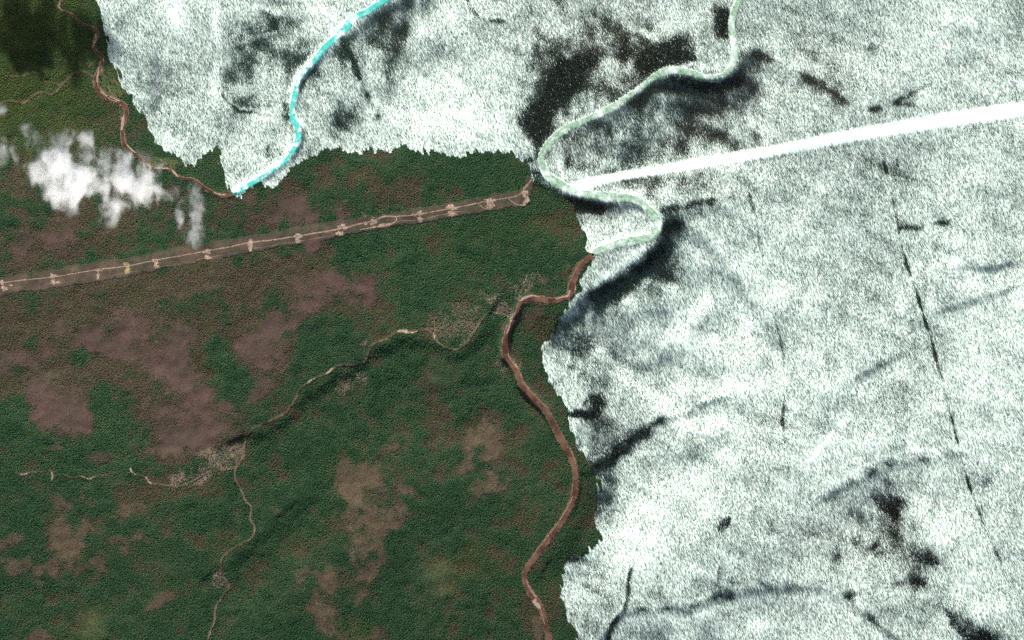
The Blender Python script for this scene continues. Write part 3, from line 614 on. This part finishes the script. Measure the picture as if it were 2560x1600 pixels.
TRACKS = [
 [(-60,718,2.6),(0,708,2.8),(60,700,2.4),(130,693,3),(190,683,2.6),(245,674,2.6),(320,665,2.6),(390,650,2.8),(455,639,2.4),(520,627,2.6),(575,617,3),(627,606,3.2),(690,599,3.4),(744,590,3.4),(800,581,3.4),(852,572,3.6),(890,562,4),(912,557,4.4),(935,552,5),(950,545,4),(962,541,3.4),(990,541,3),(1020,539,3),(1050,535,3),(1090,528,3),(1128,521,3),(1170,513,3),(1220,502,3),(1260,496,2.6),(1290,490,3),(1302,484,4),(1310,472,6),(1322,458,5),(1332,446,3)],
 [(-60,734,1.4),(0,722,1.8),(50,719,1.2)], [(110,711,1),(130,708,1.6),(190,703,1)], [(260,692,1),(320,681,1.4),(350,676,.9)], [(380,669,1),(420,664,1.2),(450,661,.8)], [(490,650,1),(520,644,1.4),(590,632,1)], [(627,622,1.2),(690,613,1.4),(744,604,1.8),(800,594,1.6),(852,584,2),(880,582,1.2)],
 [(900,574,2),(925,570,3),(945,566,5),(962,563,6),(978,560,5),(988,554,3),(992,548,2.6),(988,541,2.6)],
 [(985,557,2),(1010,552,2),(1050,550,2),(1090,540,2),(1128,532,2.6),(1160,528,1.8)],
 [(1030,534,2.4),(1040,541,3),(1048,548,4)], [(1195,510,2),(1210,520,2.4),(1225,524,2)], [(1268,494,2),(1280,504,2.4),(1296,512,2.6),(1310,514,3)],
 [(918,536,3),(928,540,3.4),(936,546,3)], [(810,580,2),(822,582,1.6),(845,584,2)],
 [(852,522,1.6),(853,512,1.8),(862,504,1.8),(878,499,1.6),(892,499,1.4)], [(908,500,1.2),(925,506,1.4),(940,518,1.4),(952,532,1.6)], [(395,690,1.6),(402,702,2)], [(1128,540,2),(1131,550,2)], [(1228,518,2),(1229,538,2)]]
for L in TRACKS:
    o = ribbon('dirt_track', L, MAT_TRACK if L[len(L) // 2][2] > 2.2 else MAT_MUD, .8, 3, .3, 2.5); props(o, kind='structure')

# bare pads of the power-line clearing: irregular patches with churned, spiky rims
def pad(x, y, rx, ry, seed, mat):
    r = np.random.default_rng(seed)
    n = 40; ang = np.linspace(0, 2 * math.pi, n, endpoint=False)
    ph = r.uniform(0, 6.28, 4)
    rad = 1 + .16 * np.sin(2 * ang + ph[0]) + .14 * np.sin(3 * ang + ph[1]) + .10 * np.sin(5 * ang + ph[2]) + .22 * np.clip(r.standard_normal(n), -.8, 2)
    V = []; F = []
    for k, f in enumerate((1.0, .55)):
        for a, q in zip(ang, rad):
            V.append((wx(x + rx * q * f * math.cos(a)), wy(y + ry * q * f * math.sin(a))))
    V.append((wx(x), wy(y)))
    for i in range(n):
        j = (i + 1) % n
        F.append((i, n + i, n + j, j)); F.append((n + i, 2 * n, n + j))
    V = np.array(V); z = sample(zf, V[:, 0], V[:, 1]) + 1.2
    o = mesh_obj('bare_pad', np.column_stack([V, z]), [f[::-1] for f in F], mat); o.data.flip_normals() if False else None
    return props(o, kind='structure')
PADS = [(6,706,6,6),(12,721,7,6),(28,713,5,3),(134,690,7,7),(135,705,6,6),(146,706,6,3),(246,675,8,4),(246,690,4,7),(318,664,8,8,1),(320,677,6,8,1),(390,654,7,7),(391,666,5,6),(519,629,8,7),(519,643,7,6),(627,606,8,7),(627,621,6,8),
 (745,590,9,7),(744,603,8,6),(856,568,12,6),(850,584,9,6),(910,536,9,6),(933,555,10,7),(914,559,5,4),(955,564,11,4),(1049,533,8,6),(1051,549,7,7),(1128,519,13,7),(1130,534,9,7),(1225,502,13,7),(1226,514,9,8),(1316,500,7,11),(1312,484,7,8),(1308,512,7,3)]
for i, p in enumerate(PADS):
    pad(*p[:4], 100 + i, MAT_PADY if len(p) > 4 else MAT_PAD)

# ------------------------------------------------------------------ trees
def rings(prof, n, r, jit=.18, wob=.25):
    """crown surface from (radius, height) rings with uneven rims"""
    V = []; F = []
    for k, (rad, z) in enumerate(prof):
        for i in range(n):
            a = 2 * math.pi * (i + .5 * (k % 2)) / n
            q = rad * (1 + r.uniform(-jit, jit) * 1.6)
            V.append((q * math.cos(a), q * math.sin(a), z + r.uniform(-wob, wob)))
    V.append((0, 0, prof[-1][1] + .8)); top = len(V) - 1
    for k in range(len(prof) - 1):
        for i in range(n):
            j = (i + 1) % n
            F.append((k * n + i, k * n + j, (k + 1) * n + j, (k + 1) * n + i))
    for i in range(n):
        F.append(((len(prof) - 1) * n + i, (len(prof) - 1) * n + (i + 1) % n, top))
    return V, F
def trunk(r0, h, n=5):
    V = []; F = []
    for k, (q, z) in enumerate(((r0, -1.0), (r0 * .7, h * .5), (r0 * .3, h))):
        for i in range(n):
            a = 2 * math.pi * i / n; V.append((q * math.cos(a), q * math.sin(a), z))
    for k in range(2):
        for i in range(n):
            j = (i + 1) % n; F.append((k * n + i, k * n + j, (k + 1) * n + j, (k + 1) * n + i))
    return V, F
CON = [[(1.1, 1.8), (2.6, 2.6), (1.5, 5.5), (2.0, 6.0), (1.0, 9.0), (1.35, 9.4), (.4, 13.0)],
       [(1.0, 2.5), (2.1, 3.2), (1.3, 6.5), (1.6, 7.0), (.7, 11.0), (.9, 11.4), (.25, 15.5)],
       [(1.2, 1.5), (2.9, 2.6), (1.9, 5.0), (2.1, 5.6), (1.0, 8.0), (.35, 10.5)]]
BRO = [[(1.2, 3.0), (2.7, 4.6), (3.0, 6.8), (2.2, 8.8), (.9, 10.2)], [(1.0, 2.4), (2.2, 3.8), (2.5, 6.0), (1.8, 8.0), (.7, 9.2)]]
def proto(name, prof, seed, nside):
    r = random.Random(seed)
    v1, f1 = rings(prof, nside, r)
    v2, f2 = trunk(.28, prof[-1][1] * .8, 4)
    me = bpy.data.meshes.new(name)
    me.from_pydata(v1 + v2, [], f1 + [tuple(i + len(v1) for i in f) for f in f2])
    me.materials.append(MAT_LEAF); me.materials.append(MAT_BARK)
    me.polygons.foreach_set('material_index', [0] * len(f1) + [1] * len(f2))
    return bpy.data.objects.new(name, me)
def proto_coll(name, specs):
    c = bpy.data.collections.new(name)
    for k, (prof, ns) in enumerate(specs):
        c.objects.link(proto(name + '_shape', prof, 11 * k + 3, ns))
    return c
C_CON = proto_coll('conifer', [(CON[0], 6), (CON[1], 6), (CON[2], 7)])
C_MIX = proto_coll('mixed_tree', [(CON[0], 6), (CON[2], 7), (BRO[0], 7), (BRO[1], 6)])

def forest(name, label, cat, xs, ys, scale, sxy, colors, coll):
    z = sample(zf, xs, ys) + .2
    n = len(xs)
    me = bpy.data.meshes.new(name)
    me.vertices.add(n); me.vertices.foreach_set('co', np.column_stack([xs, ys, z]).astype(np.float32).ravel())
    me.attributes.new('size', 'FLOAT_VECTOR', 'POINT').data.foreach_set('vector', np.column_stack([sxy, sxy, scale]).astype(np.float32).ravel())
    me.attributes.new('turn', 'FLOAT', 'POINT').data.foreach_set('value', rng.uniform(0, 6.283, n).astype(np.float32))
    me.attributes.new('tree_color', 'FLOAT_COLOR', 'POINT').data.foreach_set('color', np.column_stack([colors, np.ones(n)]).astype(np.float32).ravel())
    o = bpy.data.objects.new(name, me); col.objects.link(o)
    me.materials.append(MAT_LEAF)
    g = bpy.data.node_groups.new(name, 'GeometryNodeTree')
    g.interface.new_socket('Geometry', in_out='INPUT', socket_type='NodeSocketGeometry')
    g.interface.new_socket('Geometry', in_out='OUTPUT', socket_type='NodeSocketGeometry')
    gi = g.nodes.new('NodeGroupInput'); go = g.nodes.new('NodeGroupOutput')
    m2p = g.nodes.new('GeometryNodeMeshToPoints')
    ins = g.nodes.new('GeometryNodeInstanceOnPoints')
    ci = g.nodes.new('GeometryNodeCollectionInfo'); ci.inputs['Collection'].default_value = coll; ci.inputs['Separate Children'].default_value = True; ci.inputs['Reset Children'].default_value = True
    a1 = g.nodes.new('GeometryNodeInputNamedAttribute'); a1.data_type = 'FLOAT_VECTOR'; a1.inputs['Name'].default_value = 'size'
    a2 = g.nodes.new('GeometryNodeInputNamedAttribute'); a2.data_type = 'FLOAT'; a2.inputs['Name'].default_value = 'turn'
    cx = g.nodes.new('ShaderNodeCombineXYZ')
    e2r = g.nodes.new('FunctionNodeEulerToRotation')
    L = g.links.new
    L(gi.outputs[0], m2p.inputs['Mesh']); L(m2p.outputs[0], ins.inputs['Points']); L(ci.outputs[0], ins.inputs['Instance'])
    ins.inputs['Pick Instance'].default_value = True
    L(a1.outputs[0], ins.inputs['Scale']); L(a2.outputs[0], cx.inputs['Z']); L(cx.outputs[0], e2r.inputs[0]); L(e2r.outputs[0], ins.inputs['Rotation'])
    L(ins.outputs[0], go.inputs[0])
    md = o.modifiers.new('trees', 'NODES'); md.node_group = g
    return props(o, label, cat, 'stuff')

def jgrid(step, bx, by):
    gx = np.arange(-bx, bx, step); gy = np.arange(-by, by, step)
    x, y = np.meshgrid(gx, gy)
    x = x + rng.uniform(-.48, .48, x.shape) * step; y = y + rng.uniform(-.48, .48, y.shape) * step
    return x.ravel(), y.ravel()
BX, BY = 3240, 2080

# winter trees
x, y = jgrid(4.4, BX, BY)
sd = sample(snow_sd, x, y); re_ = sample(river_edge, x, y)
p = sample(dens, x, y)
ok = (sd > -.5) & (re_ > 1.2) & (rng.uniform(0, 1, x.shape) < .74 * p + .3 * np.clip(p - .7, 0, 1))
x, y, p = x[ok], y[ok], p[ok]
sid = stand_id[np.clip(((y - GY[0]) / CELL + .5).astype(int), 0, NY - 1), np.clip(((x - GX[0]) / CELL + .5).astype(int), 0, NX - 1)]
n = len(x)
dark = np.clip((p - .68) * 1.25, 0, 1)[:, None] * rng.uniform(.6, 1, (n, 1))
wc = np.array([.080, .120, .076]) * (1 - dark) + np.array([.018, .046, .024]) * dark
wol = np.clip(sample(ell(1500,150,220,160) + ell(1750,390,320,90) + ell(1680,470,200,50) + ell(2060,200,160,110) + ell(1520,570,70,50) + ell(1560,1060,120,60) + ell(2200,1330,200,120) + ell(1650,1480,160,40) + .3 * t_n['a'], x, y), 0, 1)[:, None]
wc = wc * (1 - .8 * wol) + np.array([.115, .105, .058]) * (1 - .7 * dark) * .8 * wol
wc *= rng.uniform(.7, 1.35, (n, 1))
hs = rng.lognormal(0, .22, n) * (.84 + .2 * np.clip((p - .82) / .36, 0, 1))
ws = rng.lognormal(0, .15, n) * (.50 + .36 * np.clip((p - .84) / .36, 0, 1))
m = sid < 0
forest('winter_forest', 'sparse dark larch and pine forest casting long shadows over the snow', 'forest', x[m], y[m], hs[m], ws[m], wc[m], C_CON)
for i, (lab, _) in enumerate(STANDS):
    m = sid == i
    if m.sum(): forest('spruce_stand', lab, 'spruce stand', x[m], y[m], hs[m], ws[m] * 1.15, wc[m] * .5, C_CON)

# summer trees
x, y = jgrid(5.0, BX, BY)
sd = sample(snow_sd, x, y); re_ = sample(river_edge, x, y); se_ = sample(stream_edge, x, y)
he, ta, pa, co, br, ol, sm_, md_ = (sample(f, x, y) for f in (heath, tan, pale, corr_summer, brown, olive, smooth, meadow))
clump = sample(t_n['d'], x, y)
pr = .97 - .45 * he - .40 * ta - .45 * pa - .15 * br - .45 * sm_ - .80 * md_ + .06 * clump - .75 * ss(.25, .85, co)
ok = (sd < .5) & (re_ > .8) & (se_ > .6) & (rng.uniform(0, 1, x.shape) < pr)
x, y, he, ta, pa, br, ol, sm_ = (f[ok] for f in (x, y, he, ta, pa, br, ol, sm_)); clump = clump[ok]
n = len(x)
G1, G2 = np.array([.032, .088, .040]), np.array([.066, .138, .062])
u = np.clip(.48 + .2 * rng.standard_normal(n) + .12 * clump + .16 * sample(t_n['c'], x, y) + .16 * sample(t_n['b'], x, y) + .12 * sample(t_n['a'], x, y), 0, 1)[:, None]
c = G1 * (1 - u) + G2 * u
patch = .16 * sample(t_n['c'], x, y) + .13 * clump + .10 * sample(t_n['b'], x, y)
isb = (br + patch + .18 * rng.standard_normal(n) > .56)[:, None]
c = np.where(isb, np.array([.104, .086, .056]) * rng.uniform(.8, 1.25, (n, 1)), c)
iso = (rng.uniform(0, 1, n) < ol * .9)[:, None]
c = np.where(iso, np.array([.068, .100, .026]) * rng.uniform(.7, 1.3, (n, 1)), c)
ish = (rng.uniform(0, 1, n) < np.maximum(np.maximum(he * .95, ta * .8), .8 * ss(.2, .6, co[ok])))[:, None]
c = np.where(ish, np.array([.102, .067, .057]) * rng.uniform(.8, 1.25, (n, 1)), c)
isp = (rng.uniform(0, 1, n) < pa * .55)[:, None]
c = np.where(isp, np.array([.22, .18, .13]) * rng.uniform(.7, 1.3, (n, 1)), c)
c *= rng.uniform(.85, 1.18, (n, 1))
hs = rng.lognormal(0, .25, n) * (.62 - .34 * np.maximum(he, ta) - .12 * br - .3 * sm_) * (1 - .6 * ss(.2, .6, co[ok]))
ws = (.52 + .6 * hs) * rng.uniform(.85, 1.25, n)
forest('summer_forest', 'green and brown summer forest covering the ground around the muddy rivers', 'forest', x, y, hs, ws, c, C_MIX)
print('TREES', n)

# lone trees one can tell apart
def lone_tree(px, py, s, seed, label, group=None, wide=1.0):
    r = random.Random(seed)
    e = bpy.data.objects.new('tree', None); col.objects.link(e)
    X0, Y0 = wx(px), wy(py)
    e.location = (X0, Y0, float(sample(zf, X0, Y0)))
    props(e, label, 'tree', group=group)
    prof = CON[seed % 3]
    v, f = rings([(a * wide, b_) for a, b_ in prof], 9, r, .22, .35)
    for nm, (vv, ff), mt in (('crown', (v, f), MAT_NEEDLE), ('trunk', trunk(.3, prof[-1][1] * .9, 6), MAT_BARK)):
        me = bpy.data.meshes.new(nm); me.from_pydata([(a * s, b_ * s, c_ * s) for a, b_, c_ in vv], [], ff); me.materials.append(mt)
        o = bpy.data.objects.new(nm, me); col.objects.link(o); o.parent = e
for i, (a, b_) in enumerate([(945,745),(962,772),(1050,800),(1086,812),(1112,770),(1150,850),(1172,912),(1192,868),(1092,668),(1066,690),(1110,905),(955,808),(1020,860),(1135,745),(1000,705)]):
    lone_tree(a / 3.78, b_ / 3.78, .95 + .25 * ((i * 7) % 5) / 4, i, 'lone dark conifer on the grassy meadow east of the small muddy river', 'lone conifers on the river meadow', 1.5)
lone_tree(2173, 33, 1.5, 1, 'single black conifer standing alone on open snow', None, 1.6)

# ------------------------------------------------------------------ clouds
from mathutils import Vector
def cloud(label, z0, lobes, dens_, seed):
    """lobes: (px, py, rx, ry, strength) in photograph pixels at the cloud's height"""
    k = (CAM_H - z0) / CAM_H
    cx = sum(l[0] for l in lobes) / len(lobes); cy = sum(l[1] for l in lobes) / len(lobes)
    ox, oy = wx(cx) * k, wy(cy) * k
    V = []; F = []
    spec = []
    for (px, py, rx, ry, st) in lobes:
        x0, y0 = wx(px) * k - ox, wy(py) * k - oy
        ax, ay = rx * 1.55 * S * k, ry * 1.55 * S * k
        az = min(ax, ay) * .62
        spec.append((x0, y0, az * .15, ax, ay, az, st))
        nu, nv = 20, 10; base = len(V)
        for j in range(nv + 1):
            th = math.pi * j / nv
            for i in range(nu):
                a = 2 * math.pi * i / nu
                V.append((x0 + 1.12 * ax * math.sin(th) * math.cos(a), y0 + 1.12 * ay * math.sin(th) * math.sin(a), az * .15 + 1.12 * az * math.cos(th)))
        for j in range(nv):
            for i in range(nu):
                q = (i + 1) % nu
                F.append((base + j * nu + i, base + (j + 1) * nu + i, base + (j + 1) * nu + q, base + j * nu + q))
    me = bpy.data.meshes.new('cloud'); me.from_pydata(V, [], F)
    o = bpy.data.objects.new('cloud', me); col.objects.link(o); o.location = (ox, oy, z0)
    rm = o.modifiers.new('skin', 'REMESH'); rm.mode = 'VOXEL'; rm.voxel_size = 9.0
    dg = bpy.context.evaluated_depsgraph_get()
    me2 = bpy.data.meshes.new_from_object(o.evaluated_get(dg))
    o.modifiers.clear(); o.data = me2; me2.name = 'cloud'; bpy.data.meshes.remove(me)
    m = bpy.data.materials.new('cloud_vapour'); m.use_nodes = True; nt = m.node_tree
    nt.nodes.remove(nt.nodes['Principled BSDF']); out = nt.nodes['Material Output']
    pv = nd(nt, 'ShaderNodeVolumePrincipled'); nt.links.new(pv.outputs[0], out.inputs['Volume'])
    pv.inputs['Color'].default_value = (.985, .985, .985, 1); pv.inputs['Anisotropy'].default_value = .2
    tc = nd(nt, 'ShaderNodeTexCoord')
    # warp the position so that the rims fray
    wn_ = nd(nt, 'ShaderNodeTexNoise'); wn_.inputs['Scale'].default_value = .012; wn_.inputs['Detail'].default_value = 3
    nt.links.new(tc.outputs['Object'], wn_.inputs['Vector'])
    sub = nd(nt, 'ShaderNodeVectorMath', operation='SUBTRACT'); nt.links.new(wn_.outputs['Color'], sub.inputs[0]); sub.inputs[1].default_value = (.5, .5, .5)
    scl = nd(nt, 'ShaderNodeVectorMath', operation='SCALE'); nt.links.new(sub.outputs[0], scl.inputs[0]); scl.inputs['Scale'].default_value = 110
    pos = nd(nt, 'ShaderNodeVectorMath', operation='ADD'); nt.links.new(tc.outputs['Object'], pos.inputs[0]); nt.links.new(scl.outputs[0], pos.inputs[1])
    acc = None
    for (x0, y0, zz, ax, ay, az, st) in spec:
        a = nd(nt, 'ShaderNodeVectorMath', operation='SUBTRACT'); nt.links.new(pos.outputs[0], a.inputs[0]); a.inputs[1].default_value = (x0, y0, zz)
        d = nd(nt, 'ShaderNodeVectorMath', operation='DIVIDE'); nt.links.new(a.outputs[0], d.inputs[0]); d.inputs[1].default_value = (ax, ay, az)
        l = nd(nt, 'ShaderNodeVectorMath', operation='LENGTH'); nt.links.new(d.outputs[0], l.inputs[0])
        s1 = nd(nt, 'ShaderNodeMath', operation='MULTIPLY_ADD'); nt.links.new(l.outputs['Value'], s1.inputs[0]); s1.inputs[1].default_value = -st; s1.inputs[2].default_value = st
        if acc is None: acc = s1.outputs[0]
        else:
            mx = nd(nt, 'ShaderNodeMath', operation='SMOOTH_MAX'); nt.links.new(acc, mx.inputs[0]); nt.links.new(s1.outputs[0], mx.inputs[1]); mx.inputs[2].default_value = .15; acc = mx.outputs[0]
    n2 = nd(nt, 'ShaderNodeTexNoise'); n2.inputs['Scale'].default_value = .0075; n2.inputs['Detail'].default_value = 5; n2.inputs['Roughness'].default_value = .58
    mp = nd(nt, 'ShaderNodeMapping'); mp.inputs['Location'].default_value = (seed * 137.0, seed * 71.0, 0); mp.inputs['Scale'].default_value = (1.3, .75, 1)
    nt.links.new(pos.outputs[0], mp.inputs[0]); nt.links.new(mp.outputs[0], n2.inputs['Vector'])
    k1 = nd(nt, 'ShaderNodeMath', operation='MULTIPLY_ADD'); nt.links.new(n2.outputs[0], k1.inputs[0]); k1.inputs[1].default_value = 3.4; k1.inputs[2].default_value = -2.0
    s2 = nd(nt, 'ShaderNodeMath', operation='ADD'); nt.links.new(acc, s2.inputs[0]); nt.links.new(k1.outputs[0], s2.inputs[1])
    # keep the rim of the hull empty
    rim = nd(nt, 'ShaderNodeMapRange'); rim.interpolation_type = 'SMOOTHSTEP'; nt.links.new(acc, rim.inputs[0]); rim.inputs[1].default_value = -.02; rim.inputs[2].default_value = .35
    dn = nd(nt, 'ShaderNodeMapRange'); dn.interpolation_type = 'SMOOTHSTEP'; nt.links.new(s2.outputs[0], dn.inputs[0]); dn.inputs[1].default_value = -.14; dn.inputs[2].default_value = 1.2; dn.inputs[4].default_value = dens_
    mu = nd(nt, 'ShaderNodeMath', operation='MULTIPLY'); nt.links.new(dn.outputs[0], mu.inputs[0]); nt.links.new(rim.outputs[0], mu.inputs[1])
    nt.links.new(mu.outputs[0], pv.inputs['Density'])
    me2.materials.clear(); me2.materials.append(m)
    return props(o, label, 'cloud')
cloud('bright white cumulus cloud with two puffs, western half of the pair', 560, [(162,432,72,56,1.1),(180,352,52,38,.62),(140,462,46,46,.8),(112,410,30,30,.6),(205,420,45,40,.75),(178,486,40,42,.5),(240,400,46,34,.5)], .085, 1)
cloud('bright white cumulus cloud with a frayed lower rim, eastern half of the pair', 560, [(325,455,78,44,1.1),(300,500,50,38,.7),(372,475,56,36,.75),(308,402,50,34,.6),(350,398,34,26,.45),(238,468,34,52,.45),(290,445,50,40,.8),(268,520,34,40,.35)], .085, 2)
cloud('small upright wisp of cloud above the power-line clearing', 560, [(478,530,32,52,.72),(484,495,20,40,.5),(480,585,28,36,.6)], .06, 3)
cloud('torn thin wisps of cloud over the dark woods', 560, [(45,342,48,26,.55),(70,352,30,26,.5),(36,376,22,20,.5),(2,384,24,26,.75),(48,402,20,20,.45),(0,272,16,24,.5)], .05, 4)
